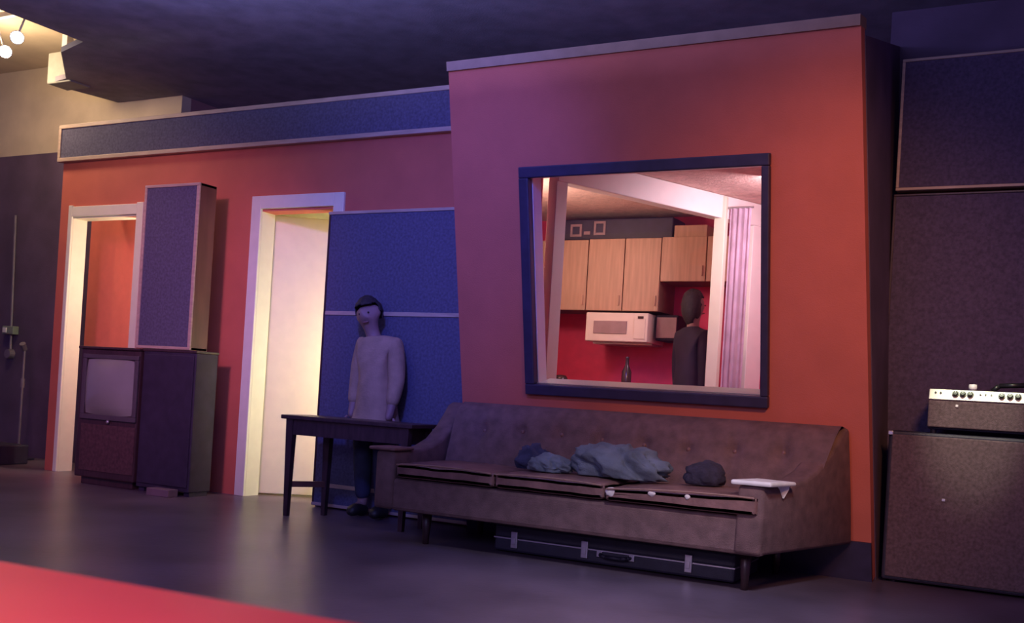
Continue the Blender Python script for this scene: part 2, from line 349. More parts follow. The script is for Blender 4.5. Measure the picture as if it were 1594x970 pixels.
# ------------------------------------------------------------------ television console
tv = thing('television_console', (-5.9, -.3, 0), 'dark walnut console television with a grey picture tube in front of the left doorway', 'television')
bobj('cabinet', (-6.20, -5.605, -.42, -.06, .05, .965), 'walnut', tv, .010)
bobj('top_board', (-6.215, -5.60, -.435, -.05, .962, .980), 'walnut', tv, .005)
bobj('plinth', (-6.16, -5.64, -.39, -.08, 0, .06), 'walnut', tv, .004)
bm = bmesh.new(); x0, x1, z0, z1 = -6.13, -5.635, .495, .90; nx, nz = 14, 12; G = []
for j in range(nz+1):
    row = []
    for i in range(nx+1):
        a, b = 2*i/nx-1, 2*j/nz-1
        sx = a*(1-.07*b*b); sz = b*(1-.07*a*a)
        row.append(bm.verts.new(((x0+x1)/2+sx*(x1-x0)/2, -.425-.045*(1-a*a)*(1-b*b)**.5 if abs(b) < 1 else -.425, (z0+z1)/2+sz*(z1-z0)/2)))
    G.append(row)
for j in range(nz):
    for i in range(nx): bm.faces.new((G[j][i], G[j][i+1], G[j+1][i+1], G[j+1][i]))
obj('screen', bm, 'tube', tv, True)
fr = bmesh.new()
box(fr, -6.16, -5.605, -.436, -.42, .465, .50, .004); box(fr, -6.16, -5.605, -.436, -.42, .895, .925, .004)
box(fr, -6.16, -6.125, -.436, -.42, .50, .895, .004); box(fr, -5.64, -5.605, -.436, -.42, .50, .895, .004)
obj('screen_mask', fr, 'bezel', tv)
bobj('speaker_cloth', (-6.15, -5.61, -.426, -.418, .10, .43), 'tvcloth', tv, .002)
bm = bmesh.new(); lathe(bm, [(.004, 0), (.013, .006), (.013, .014), (.006, .02)], (0, 0, 0), 12)
bmesh.ops.transform(bm, matrix=Matrix.Translation((-5.87, -.425, .455)) @ Matrix.Rotation(math.pi/2, 4, 'X'), verts=bm.verts[:]); obj('knob', bm, 'steel', tv, True)
dc = thing('equipment_cabinet', (-5.34, -.28, 0), 'plain black equipment cabinet under the tall framed cloth panel', 'cabinet')
bobj('body', (-5.595, -5.10, -.40, -.20, .03, .965), 'cabvinyl', dc, .006)
bobj('front_panel', (-5.58, -5.115, -.408, -.398, .06, .945), 'cabvinyl', dc, .003)
bobj('top_board', (-5.598, -5.097, -.405, -.195, .965, .982), 'walnut', dc, .003)
for x in (-5.56, -5.135): bobj('foot', (x-.025, x+.025, -.38, -.22, 0, .032), 'black', dc)
tag(bobj('box', (-5.36, -5.16, -.52, -.43, 0, .05), 'card', bev=.004), 'small pale flat box on the floor before the black equipment cabinet', 'box')

# ------------------------------------------------------------------ narrow console table
tb = thing('console_table', (-3.7, -.46, 0), 'narrow dark wooden table with tapered legs in front of the blue gobo', 'table')
bobj('tabletop', (-4.175, -3.22, -.60, -.325, .588, .613), 'walnut', tb, .005)
bobj('apron', (-4.13, -3.26, -.58, -.56, .495, .59), 'walnut', tb)
bobj('apron', (-4.03, -3.26, -.362, -.345, .495, .59), 'walnut', tb)
for x, xr in ((-4.115, -3.99), (-3.275, -3.275)):
    for lx, y in ((x, -.565), (xr, -.36)):
        bm = bmesh.new(); q = [(-1, -1), (1, -1), (1, 1), (-1, 1)]
        A = [bm.verts.new((lx+.014*a, y+.014*b, 0)) for a, b in q]; B = [bm.verts.new((lx+.026*a, y+.022*b, .589)) for a, b in q]
        bm.faces.new(A[::-1]); bm.faces.new(B)
        for i in range(4): bm.faces.new((A[i], A[(i+1) % 4], B[(i+1) % 4], B[i]))
        obj('leg', bm, 'walnut', tb)
    bm = bmesh.new(); prism(bm, [(0, .175), (0, .210), (1, .210), (1, .175)], lambda a, b, t: (x+(xr-x)*a+t, -.555+.185*a, b), -.011, .011); obj('stretcher', bm, 'brownwood', tb)
    bm = bmesh.new(); prism(bm, [(0, .495), (0, .59), (1, .59), (1, .495)], lambda a, b, t: (x+(xr-x)*a+t, -.555+.185*a, b), -.009, .009); obj('apron', bm, 'walnut', tb)

# ------------------------------------------------------------------ sofa
sf = thing('tufted_sofa', (-2.1, -.6, 0), 'long worn brown tufted sofa with sloping arms under the studio window', 'sofa')
FX0, FX1, FY = -3.07, -1.13, -1.0
prof = [(-1.0, .18), (-1.0, .485), (-.80, .485), (-.66, .505), (-.55, .545), (-.45, .615), (-.38, .685), (-.335, .735), (-.30, .755), (-.275, .745), (-.20, .40), (-.165, .18)]
bm = bmesh.new(); prism(bm, prof, lambda a, b, t: (FX1-.11+t+.295*(a+1.0)+(.02*(b-.2)), a, b), 0, .12, .018); obj('arm', bm, 'sofa', sf, True)
bm = bmesh.new(); prism(bm, prof, lambda a, b, t: (FX0+.02-t+.02*(a+1.0), a, b), 0, .12, .018); obj('arm', bm, 'sofa', sf, True)
bobj('base', (FX0, FX1+.02, FY+.01, -.18, .175, .345), 'sofa', sf, .02)
# tufted back
bm = bmesh.new(); nx, nz = 90, 18; BX0, BX1 = -3.02, -1.02
btn = []
for k in range(8): btn.append((BX0+.17+k*(BX1-BX0-.34)/7+.02, .605+.012*math.sin(k)))
rows = []
for j in range(nz+1):
    v = j/nz; z = .33+.43*v; row = []
    for i in range(nx+1):
        x = BX0+(BX1-BX0)*i/nx + .10*(v)*(i/nx)
        y = -.55+.15*v
        bulge = .035*(1-(2*v-1)**4)
        dim = 0
        for bx, bz in btn:
            d2 = ((x-bx)**2+((z-bz)*1.3)**2); dim += .030*math.exp(-d2/.0016)+.014*math.exp(-(abs(x-bx)/.018)**2)*math.exp(-((z-bz)/.14)**2)
        if v > .9: y += .03*((v-.9)/.1)**2
        row.append(bm.verts.new((x, y-bulge+dim+.006*noise.noise((x*5, z*5, 1.3)), z)))
    rows.append(row)
for j in range(nz):
    for i in range(nx): bm.faces.new((rows[j][i], rows[j][i+1], rows[j+1][i+1], rows[j+1][i]))
back_top = [bm.verts.new((v.co.x, -.275, .752)) for v in rows[-1]]; back_bot = [bm.verts.new((v.co.x, -.19, .33)) for v in rows[0]]
for i in range(nx):
    bm.faces.new((rows[-1][i], rows[-1][i+1], back_top[i+1], back_top[i])); bm.faces.new((back_top[i], back_top[i+1], back_bot[i+1], back_bot[i])); bm.faces.new((back_bot[i], back_bot[i+1], rows[0][i+1], rows[0][i]))
obj('backrest', bm, 'sofa', sf, True)
bme = None
for bx, bz in btn:
    v = (bz-.33)/.43; y = -.55+.15*v-.035*(1-(2*v-1)**4)+.036
    if bme is None:
        bm = bmesh.new(); bmesh.ops.create_uvsphere(bm, u_segments=10, v_segments=6, radius=.012); bmesh.ops.scale(bm, vec=(1, .6, 1), verts=bm.verts[:])
        o = obj('button', bm, 'sofavinyl', None, True); bme = o.data
    else:
        o = bpy.data.objects.new('button', bme); COL.objects.link(o)
    o.location = (bx, y, bz); put(o, sf); o.matrix_parent_inverse = parent_world(sf).inverted()
# seat cushions
xs = [FX0+.03, -2.45, -1.855, FX1-.005]
for k in range(3):
    bm = bmesh.new(); a, b = xs[k]+.004, xs[k+1]-.004
    vs = box(bm, a, b, FY-.005-(.012 if k == 2 else 0), -.50, .352, .425)
    bmesh.ops.subdivide_edges(bm, edges=bm.edges[:], cuts=9, use_grid_fill=True)
    bmesh.ops.bevel(bm, geom=[e for e in bm.edges if e.calc_face_angle(0) > .8], offset=.02, segments=3, affect='EDGES', profile=.5)
    cx, cyy = (a+b)/2, -.75
    for v in bm.verts:
        u1 = (v.co.x-cx)/((b-a)/2); u2 = (v.co.y-cyy)/.25
        if v.co.z > .39: v.co.z += .016*(1-u1*u1)*(1-min(1, abs(u2))**3)+.006*noise.noise((v.co.x*7, v.co.y*7, k))+(.012*u1 if k == 2 else 0)
        else: v.co.z += .004*noise.noise((v.co.x*9, v.co.y*9, k+5))
    c = obj('seat_cushion', bm, 'sofavinyl', sf, True)
    bm = bmesh.new(); pts = [(a+.01+(b-a-.02)*i/14, FY-.012-(.012 if k == 2 else 0), .419+.010*(1-(2*i/14-1)**2)+(.012*(2*i/14-1) if k == 2 else 0)) for i in range(15)]
    for p, q in zip(pts, pts[1:]): tube(bm, p, q, .0045, seg=6)
    obj('welt', bm, 'welt', c)
    if k == 2:
        for (x, y, z, r) in ((-1.825, -1.008, .392, .028), (-1.62, -1.017, .405, .017), (-1.45, -1.019, .408, .014)):
            bm = bmesh.new(); bmesh.ops.create_icosphere(bm, subdivisions=3, radius=r)
            for v in bm.verts: v.co *= 1+.35*noise.noise(v.co*60+Vector((x*9, 0, 0))); v.co.y *= .5; v.co.z *= .8
            bmesh.ops.translate(bm, vec=(x, y, z), verts=bm.verts[:]); o = obj('torn_foam', bm, 'foam', c, True); o['label'] = 'pale stuffing showing through a tear'
# arm caps
bm = bmesh.new(); box(bm, FX1-.125, FX1+.055, FY-.02, FY+.19, .486, .506, .008)
for v in bm.verts: v.co.x += .295*(v.co.y-FY); v.co.z += .004*noise.noise(v.co*30)
o = obj('arm_cap', bm, 'padcream', sf); o['label'] = 'worn pale cream arm cap with torn edge'
bm = bmesh.new(); prism(bm, [(-.02, .49), (.03, .495), (.028, .47), (.012, .43), (.004, .455), (-.012, .475)], lambda a, b, t: (FX1+.05+a+t*.05, FY+.13+a*1.2, b), 0, .12); obj('torn_flap', bm, 'padcream', sf)
bm = bmesh.new(); box(bm, FX0-.135, FX0+.03, FY-.02, FY+.17, .486, .504, .008); obj('arm_cap', bm, 'sofavinyl', sf)
for x in (-2.93, -1.22):
    for y in (-.84, -.26):
        bm = bmesh.new(); tube(bm, (x, y, 0), (x, y, .18), .016, .028, 12); obj('leg', bm, 'walnut', sf, True)
bobj('under_rail', (-3.0, -1.18, -.90, -.22, .165, .182), 'walnut', sf)

# instrument case under the sofa
cs = thing('instrument_case', (-1.93, -.6, 0), 'long black hard instrument case with nickel latches lying under the sofa', 'case')
bobj('shell', (-2.56, -1.29, -.76, -.34, .008, .075), 'case', cs, .012)
bobj('lid', (-2.56, -1.29, -.76, -.34, .077, .145), 'case', cs, .012)
bobj('valance', (-2.562, -1.288, -.763, -.337, .073, .079), 'steel', cs)
for x in (-2.44, -2.045, -1.51):
    la = bobj('latch', (x-.018, x+.018, -.772, -.758, .03, .115), 'steel', cs, .003)
    bobj('latch_hasp', (x-.010, x+.010, -.778, -.770, .05, .085), 'steel', la, .002)
bm = bmesh.new(); pts = [(-1.96, -.765, .06), (-1.95, -.79, .058), (-1.92, -.80, .055), (-1.84, -.80, .055), (-1.81, -.79, .058), (-1.80, -.765, .06)]
for p, q in zip(pts, pts[1:]): tube(bm, p, q, .009, seg=8)
obj('handle', bm, 'case', cs, True)
for x in (-1.965, -1.795): bobj('handle_mount', (x-.014, x+.014, -.770, -.758, .045, .075), 'steel', cs, .002)

# crumpled clothes on the sofa
def heap(name, c, s, m, seed, label, cat, group=None, rot=0, fold=.5, sub=5, freq=2.6):
    bm = bmesh.new(); bmesh.ops.create_icosphere(bm, subdivisions=sub, radius=1)
    off = Vector((seed*3.1, seed*1.7, seed*.9))
    for v in bm.verts:
        p = v.co.copy(); q = Vector((p.x*s[0], p.y*s[1], p.z*s[2]))/max(s)*freq; q = Vector(((q.x-q.z*.9)*.42, q.y*.8, (q.x*.75+q.z)*1.25))+off
        warp = .55*Vector((noise.noise(q*.8), noise.noise(q*.8+Vector((5, 9, 2))), noise.noise(q*.8+Vector((1, 4, 8)))))
        rid = 1-abs(noise.noise((q+warp)*1.15))*2
        rid2 = 1-abs(noise.noise((q+warp)*2.3+Vector((7, 1, 4))))*2
        k = 1+fold*(.45*noise.noise(q*.7)+.30*rid+.13*rid2-.22)
        v.co = Vector((p.x*s[0]*k, p.y*s[1]*k, p.z*s[2]*k))
        if v.co.z < -s[2]*.45: v.co.z = -s[2]*.45+(v.co.z+s[2]*.45)*.08
    zmin = min(v.co.z for v in bm.verts)
    mt = Matrix.Translation((c[0], c[1], c[2]-zmin)) @ Matrix.Rotation(rot, 4, 'Z')
    bmesh.ops.transform(bm, matrix=mt, verts=bm.verts[:])
    return tag(obj(name, bm, m, None, True), label, cat, group)
heap('jacket', (-1.885, -.735, .437), (.235, .115, .110), 'denim', 3, 'crumpled grey-blue jacket heaped in the middle of the brown sofa', 'jacket', None, .05, .8)
heap('scarf', (-2.24, -.80, .442), (.115, .085, .055), 'denim', 11, 'pale grey-blue scarf flattened on the sofa left of the crumpled jacket', 'scarf', None, -.1, .6)
heap('sweater', (-2.40, -.68, .437), (.09, .085, .085), 'navy', 5, 'dark navy sweater bundled at the left end of the pile on the sofa', 'sweater', None, .2, .7, 4)
heap('beanie', (-1.46, -.74, .445), (.095, .09, .075), 'darkknit', 9, 'black knitted cap lying on the torn right seat cushion', 'hat', None, .2, .4, 4)

# ------------------------------------------------------------------ amplifier and its cabinet
cab = thing('speaker_cabinet', (-.30, .1, 0), 'large brown-grilled speaker cabinet on the floor at the right edge', 'speaker')
bobj('shell', (-.752, .32, -.035, .26, .012, .752), 'case', cab, .012)
bobj('grille', (-.735, .305, -.047, -.03, .03, .735), 'grille', cab, .006)
bobj('badge', (-.49, -.474, -.052, -.046, .425, .437), 'steel', cab, .001)
for x in (-.752, .30):
    bobj('corner_cap', (x-.003, x+.023, -.05, -.01,   .730, .7515), 'steel', cab, .004)
for x in (-.70, .26):
    bm = bmesh.new(); tube(bm, (x, .02, 0), (x, .02, .014), .02); obj('foot', bm, 'knob', cab)
am = thing('amplifier_head', (-.20, .08, .752), 'amplifier head with a bright silver control panel and black knobs on the speaker cabinet', 'amplifier')
bobj('shell', (-.577, .30, -.02, .20, .772, .972), 'case', am, .008)
bobj('grille', (-.575, .298, -.045, -.018, .783, .915), 'grille', am, .005)
PT = Matrix.Translation((0, -.047, .918)) @ Matrix.Rotation(math.radians(-22), 4, 'X')
bobj('control_panel', (-.574, .297, -.004, .008, 0, .054), 'silver', am, .002, PT)
for x in (-.455, -.422, -.389, -.252, -.216, -.182):
    bm = bmesh.new(); tube(bm, (x, -.004, .030), (x, -.012, .030), .0155, .0155, 14); tube(bm, (x, -.012, .030), (x, -.026, .030), .012, .010, 14)
    bmesh.ops.transform(bm, matrix=PT, verts=bm.verts[:]); k = obj('knob', bm, 'knob', am)
    bm = bmesh.new(); box(bm, x-.0012, x+.0012, -.0275, -.0255, .030, .041); bmesh.ops.transform(bm, matrix=PT, verts=bm.verts[:]); obj('knob_pointer', bm, 'silver', k)
for x in (-.545, -.522, -.345, -.322, -.297, -.12, -.09):
    bm = bmesh.new(); tube(bm, (x, -.003, .034), (x, -.010, .034), .0045, .0045, 8); bmesh.ops.transform(bm, matrix=PT, verts=bm.verts[:]); obj('jack', bm, 'knob', am)
bobj('pilot_lamp', (-.452, -.440, -.050, -.044, .885, .897), 'pilot', am, .002)
bm = bmesh.new(); pts = [(-.30, .05, .973), (-.27, .05, 1.0), (-.16, .05, 1.008), (-.05, .05, 1.0), (-.02, .05, .973)]
for p, q in zip(pts, pts[1:]): tube(bm, p, q, .012, seg=8)
obj('handle', bm, 'knob', am, True)
for x in (-.55, .27):
    bm = bmesh.new(); tube(bm, (x, .0, .752), (x, .0, .774), .014); obj('foot', bm, 'knob', am)
bm = bmesh.new(); lathe(bm, [(.016, 0), (.02, .01), (.018, .028), (.010, .03)], (-.385, .03, .972), 12)
tag(obj('candle_stub', bm, 'pilot', None, True), 'small pale stub standing on top of the amplifier head', 'candle')

# ------------------------------------------------------------------ red bench in the foreground
rb = thing('red_bench', (-1.1, -4.75, 0), 'red vinyl padded bench in the near left foreground, out of focus', 'bench')
RB = Matrix.Translation((-.98, -4.486, 0)) @ Matrix.Rotation(math.radians(3.5), 4, 'Z')
bobj('seat_pad', (-2.2, 1.2, -.58, 0, .42, .55), 'redvinyl', rb, .03, RB, True)
bobj('base', (-2.1, 1.1, -.52, -.06, .08, .42), 'walnut', rb, .01, RB)
for x in (-2.0, 1.0):
    for y in (-.46, -.12): bobj('leg', (x-.03, x+.03, y-.03, y+.03, 0, .09), 'walnut', rb, .004, RB)
tag(bobj('guitar_pick', (.0, .025, -.93, -.91, 0, .004), 'pilot', bev=.001), 'tiny pale guitar pick on the floor at the lower right', 'pick')

# ------------------------------------------------------------------ kitchen seen through the window
def cabinet(label, x0, x1, z0, z1, doors):
    t = thing('wall_cabinet', ((x0+x1)/2, 2.2, z0), label, 'cabinet', 'birch wall cabinets')
    bobj('body', (x0, x1, 2.02, 2.36, z0, z1), 'seam', t)
    for a, b in doors:
        d = bobj('door', (a+.004, b-.004, 2.0, 2.02, z0, z1), 'birch', t, .004)
        bobj('handle', (b-.035, b-.022, 1.985, 2.0, z0+.04, z0+.12), 'birch', d, .003)
cabinet('birch cabinet pair above the dark end of the red wall, left behind the window', -4.05, -3.37, 1.52, 2.08, [(-4.05, -3.71), (-3.71, -3.37)])
cabinet('long-doored birch cabinet pair above the microwave', -3.37, -2.76, 1.52, 2.085, [(-3.37, -3.06), (-3.06, -2.76)])
cabinet('short birch cabinet pair above the person in dark clothes', -2.76, -2.10, 1.75, 2.09, [(-2.76, -2.40), (-2.40, -2.10)])
mw = thing('microwave', (-3.08, 2.15, 1.27), 'white microwave with a smoked window under the birch cabinets', 'microwave')
bobj('shell', (-3.34, -2.82, 1.96, 2.34, 1.275, 1.50), 'applwhite', mw, .008)
bobj('window', (-3.27, -2.99, 1.952, 1.962, 1.335, 1.435), 'smoke', mw, .003)
bobj('keypad', (-2.93, -2.84, 1.953, 1.962, 1.30, 1.46), 'applwhite', mw, .002)
bobj('display', (-2.90, -2.855, 1.949, 1.955, 1.455, 1.475), 'bottle', mw)
bobj('bracket', (-3.33, -2.83, 2.1, 2.36, 1.262, 1.277), 'steel', mw)
ra = thing('shade_block', (-2.63, 2.2, 1.3), 'dark plum block put in for the shade beside the microwave', 'block')  # stands for the shaded side of the cabinets, no appliance
bobj('shade_body', (-2.80, -2.62, 2.08, 2.36, 1.30, 1.50), 'jacket', ra, .01)
bobj('filter', (-2.79, -2.63, 2.07, 2.085, 1.32, 1.48), 'smoke', ra, .002)
bc = thing('equipment_case', (-3.15, 2.2, 2.09), 'long black equipment case with pale blocky markings on top of the cabinets', 'case')
bobj('shell', (-3.70, -2.695, 2.05, 2.34, 2.088, 2.255), 'black', bc, .01)
bm = bmesh.new()
def mark(x, zz, wd, ht, hole):
    t = .018
    if not hole: box(bm, x, x+wd, 2.042, 2.05, zz, zz+ht); return
    box(bm, x, x+wd, 2.042, 2.05, zz, zz+t); box(bm, x, x+wd, 2.042, 2.05, zz+ht-t, zz+ht)
    box(bm, x, x+t, 2.042, 2.05, zz+t, zz+ht-t); box(bm, x+wd-t, x+wd, 2.042, 2.05, zz+t, zz+ht-t)
mark(-3.56, 2.115, .10, .10, True); mark(-3.44, 2.13, .055, .025, False); mark(-3.355, 2.125, .10, .11, True)
obj('marking', bm, 'smoke', bc)
tag(bobj('carton', (-2.68, -2.42, 2.04, 2.32, 2.092, 2.185), 'birch', bev=.004), 'small tan carton on top of the short birch cabinet', 'box')
cb = thing('kitchen_counter', (-3.0, 2.1, 0), 'dark kitchen counter along the red wall behind the window', 'counter')
bobj('worktop', (-4.0, -2.68, 1.78, 2.355, .88, .92), 'counter', cb, .006)
for k in range(3): 
    u = bobj('unit', (-4.0+k*.435, -3.567+k*.435, 1.84, 2.355, 0, .88), 'birch', cb, .003)
bm = bmesh.new(); lathe(bm, [(.036, 0), (.038, .01), (.038, .12), (.015, .17), (.013, .22), (.016, .23), (.012, .235)], (-2.93, 1.86, .92), 14)
bt = tag(obj('bottle', bm, 'bottle', None, True), 'dark bottle standing on the kitchen counter under the microwave', 'bottle')
bm = bmesh.new(); lathe(bm, [(.05, 0), (.055, .01), (.055, .05), (.04, .07), (.01, .075)], (-3.50, 1.90, .92), 14)
tag(obj('pot', bm, 'bottle', None, True), 'low dark pot at the left end of the kitchen counter', 'pot')
# folding curtain beside the white post
pst = thing('curtain_post', (-2.185, 1.6, 0), 'cream wooden post standing inside the window beside the lilac curtain', 'post')
bobj('shaft', (-2.225, -2.145, 1.58, 1.66, 0, 2.30), 'cream', pst, .004)
bobj('foot_plate', (-2.245, -2.125, 1.56, 1.68, 0, .02), 'cream', pst, .003)
bm = bmesh.new(); n = 90; top, bot = [], []
for i in range(n+1):
    u = i/n; x = -2.125+.15*u; y = 1.63+.007*math.sin(u*2*math.pi*4)+.002*math.sin(u*41)
    top.append(bm.verts.new((x, y, 2.22))); bot.append(bm.verts.new((x+.004*math.sin(u*30), y, .10)))
for i in range(n): bm.faces.new((bot[i], bot[i+1], top[i+1], top[i]))
bmesh.ops.solidify(bm, geom=bm.faces[:], thickness=.003)
cu = tag(obj('curtain', bm, 'lilac', None, False), 'pleated lilac curtain hanging at the right side behind the window', 'curtain')
bm = bmesh.new(); tube(bm, (-2.14, 1.63, 2.225), (-1.96, 1.63, 2.225), .008); obj('curtain_rod', bm, 'steel', cu)

# ------------------------------------------------------------------ far left hall
cdt = thing('electrical_conduit', (-8.40, .60, .9), 'thin conduit with two electrical boxes on the dark far-left wall', 'conduit')
bm = bmesh.new(); tube(bm, (-8.45, .605, 2.17), (-8.402, .605, .90), .011, seg=8); obj('pipe', bm, 'dullpipe', cdt)
ob = bobj('switch_box', (-8.475, -8.325, .56, .62, 1.085, 1.16), 'outlet', cdt, .006)
bobj('switch_plate', (-8.46, -8.41, .552, .562, 1.10, 1.145), 'padcream', ob, .002)
bm = bmesh.new(); tube(bm, (-8.40, .62, .91), (-8.40, .57, .91), .045, .04, 14); obj('junction_box', bm, 'dullpipe', cdt)
ms = thing('microphone_stand', (-7.93, .40, 0), 'slim chrome microphone stand in the dark beside the left end of the orange wall', 'stand')
bm = bmesh.new(); tube(bm, (-7.93, .40, .02), (-7.93, .40, .95), .010, seg=8); obj('tube', bm, 'dullpipe', ms)
bm = bmesh.new(); lathe(bm, [(.13, 0), (.13, .015), (.03, .03), (.015, .05)], (-7.93, .40, 0), 20); obj('base', bm, 'black', ms)
bm = bmesh.new(); tube(bm, (-7.93, .40, .62), (-7.93, .40, .70), .018, seg=10); obj('clutch', bm, 'dullpipe', ms)
bm = bmesh.new(); tube(bm, (-7.93, .40, .95), (-7.91, .36, 1.0), .022, .026, 10); obj('microphone', bm, 'dullpipe', ms)
fc = thing('flight_case', (-7.72, -.02, 0), 'low black flight case on the floor at the far left', 'case')
bobj('shell', (-7.95, -7.50, -.12, .18, .0, .16), 'case', fc, .01)
bobj('corner', (-7.57, -7.495, -.128, -.10, .13, .166), 'steel', fc, .006)
bobj('corner', (-7.955, -7.90, -.125, -.10, .14, .163), 'case', fc, .006)
# track lamps and white box on the hall ceiling
tr = thing('track_light', (-7.0, -.5, 3.2), 'two bright spot lamps on a ceiling track at the upper left', 'lamp')
bobj('track', (-7.45, -6.7, -.58, -.54, 3.40, 3.44), 'white', tr, .004)
for (x, y, z) in ((-6.84, -.63, 3.20), (-7.21, -.46, 3.19)):
    d = (CAM_POS+Vector((-1.5, 1.2, 0))-Vector((x, y, z))).normalized(); c = Vector((x, y, z))
    bm = bmesh.new(); tube(bm, c-d*.12, c, .042, .05, 16); h = obj('lamp_head', bm, 'white', tr, True)
    bm = bmesh.new(); tube(bm, c, c+d*.006, .043, .043, 16); obj('lens', bm, 'lens', h)
    bm = bmesh.new(); tube(bm, c-d*.06, (x, -.56, 3.41), .008, seg=8); obj('arm', bm, 'white', h)
wb = thing('wall_speaker', (-7.2, .05, 3.1), 'white box speaker hung from the ceiling at the upper left', 'speaker')
bobj('shell', (-7.33, -7.05, .0, .2, 3.09, 3.34), 'boxgrey', wb, .01)
bobj('bracket', (-7.24, -7.18, .05, .11, 3.34, 3.50), 'white', wb)

# ------------------------------------------------------------------ people
def skin(name, verts, edges, m, parent, sub=2, roots=(0,)):
    me = bpy.data.meshes.new(name); me.from_pydata([v[0] for v in verts], edges, []); o = bpy.data.objects.new(name, me); COL.objects.link(o)
    md = o.modifiers.new('skin', 'SKIN'); md.use_smooth_shade = True; md.branch_smoothing = .4
    for i, v in enumerate(verts):
        r = v[1] if isinstance(v[1], tuple) else (v[1], v[1])
        me.skin_vertices[0].data[i].radius = r; me.skin_vertices[0].data[i].use_root = i in roots
    s = o.modifiers.new('sub', 'SUBSURF'); s.levels = sub; s.render_levels = sub
    dg = bpy.context.evaluated_depsgraph_get(); dg.update()
    nm = bpy.data.meshes.new_from_object(o.evaluated_get(dg)); nm.name = name
    o.modifiers.clear(); o.data = nm; nm.materials.clear(); nm.materials.append(M[m])
    for p in nm.polygons: p.use_smooth = True
    if parent: put(o, parent)
    return o
def person(root, J, top_mat, leg_mat, hair_long=False):
    """J: joint positions. One continuous skinned body; clothes, hair and shoes are children."""
    vs, es, rt = [], [], [0]
    def add(p, r): vs.append((tuple(p), r)); return len(vs)-1
    def lerp(a, b, t): return Vector(a).lerp(Vector(b), t)
    P = {k: Vector(v) for k, v in J.items()}
    pel = add(P['pelvis'], (.095, .08)); sp = add(lerp(P['pelvis'], P['chest'], .5), (.09, .075)); ch = add(P['chest'], (.095, .08)); nk = add(P['neck'], .044)
    fwd = P['face'].normalized(); hc = P['head']; upv = (hc-P['neck']).normalized()
    jaw = add(hc-upv*.055+fwd*.022, (.052, .060)); hd = add(hc+upv*.01, (.076, .088)); cr = add(hc+upv*.075, (.060, .072))
    es += [(pel, sp), (sp, ch), (ch, nk), (nk, jaw), (jaw, hd), (hd, cr)]
    nose = add(hc+fwd*.092-upv*.012, .012); es.append((hd, nose))
    side = fwd.cross(upv).normalized()
    for s, k in ((-1, 'l'), (1, 'r')):
        ear = add(hc+side*(.082*s)-upv*.005, .012); es.append((hd, ear))
        sh, el, wr = P['sh_'+k], P['el_'+k], P['wr_'+k]
        a = add(sh, .044); b = add(lerp(sh, el, .5), .040); c = add(el, .035); d = add(lerp(el, wr, .5), .031); e = add(wr, .026)
        hdir = (P['hand_'+k]-wr).normalized(); pm = add(wr+hdir*.05, (.034, .018))
        cl = add(lerp(P['chest'], sh, .6)+Vector((0, 0, .02)), .058)
        es += [(ch, cl), (cl, a), (a, b), (b, c), (c, d), (d, e), (e, pm)]
        lat = hdir.cross(Vector((0, 0, 1)) if abs(hdir.z) < .8 else Vector((0, 1, 0))).normalized(); curl = hdir.cross(lat)
        if curl.z > 0: curl = -curl
        for f in range(4):
            o0 = wr+hdir*.075+lat*(.022*(1.5-f)/1.0); ln = (.062, .075, .08, .068)[f]
            q0 = add(o0-hdir*.03, .009); q1 = add(o0+hdir*.02, .0085); q2 = add(o0+hdir*(.02+ln*.45)+curl*.012, .008); q3 = add(o0+hdir*(.02+ln*.75)+curl*.034, .007)
            es += [(q0, q1), (q1, q2), (q2, q3)]; rt.append(q0)
        o0 = wr+hdir*.025+lat*(.03*s)
        q0 = add(o0, .010); q1 = add(o0+hdir*.03+lat*(.022*s), .009); q2 = add(o0+hdir*.058+lat*(.026*s)+curl*.01, .008); es += [(q0, q1), (q1, q2)]; rt.append(q0)
        hp, kn, an, toe = P['hip_'+k], P['kn_'+k], P['an_'+k], P['toe_'+k]
        a = add(hp, .078); b = add(lerp(hp, kn, .5), .068); c = add(kn, .052); d = add(lerp(kn, an, .35), .052); e = add(an, .034); g_ = add(lerp(an, toe, .55), (.036, .028)); t = add(toe, (.032, .02))
        es += [(pel, a), (a, b), (b, c), (c, d), (d, e), (e, g_), (g_, t)]
    body = skin('body', vs, es, 'skin', root, 2, rt)
    # shirt
    vs, es = [], []
    pel = add(P['pelvis']-Vector((0, 0, .035)), (.146, .128)); sp = add(lerp(P['pelvis'], P['chest'], .5), (.140, .112)); ch = add(P['chest']+Vector((0, 0, .03)), (.150, .115)); nk = add(lerp(P['chest'], P['neck'], .85), .066)
    hem = add(P['pelvis']-Vector((0, 0, .12)), (.140, .122)); es = [(hem, pel), (pel, sp), (sp, ch), (ch, nk)]
    for k in 'lr':
        a = add(P['sh_'+k], .072); b = add(lerp(P['sh_'+k], P['el_'+k], .5), .062); c = add(P['el_'+k], .054); d = add(lerp(P['el_'+k], P['wr_'+k], .8), .040); es += [(ch, a), (a, b), (b, c), (c, d)]
    skin('shirt', vs, es, top_mat, root, 2)
    vs, es = [], []
    pel = add(P['pelvis']-Vector((0, 0, .0)), (.125, .110)); wst = add(P['pelvis']+Vector((0, 0, .06)), (.118, .104)); es = [(pel, wst)]
    for k in 'lr':
        a = add(P['hip_'+k], .088); b = add(lerp(P['hip_'+k], P['kn_'+k], .5), .078); c = add(P['kn_'+k], .064); d = add(lerp(P['kn_'+k], P['an_'+k], .4), .060); e = add(lerp(P['kn_'+k], P['an_'+k], .93), .048); es += [(pel, a), (a, b), (b, c), (c, d), (d, e)]
    skin('trousers', vs, es, leg_mat, root, 2)
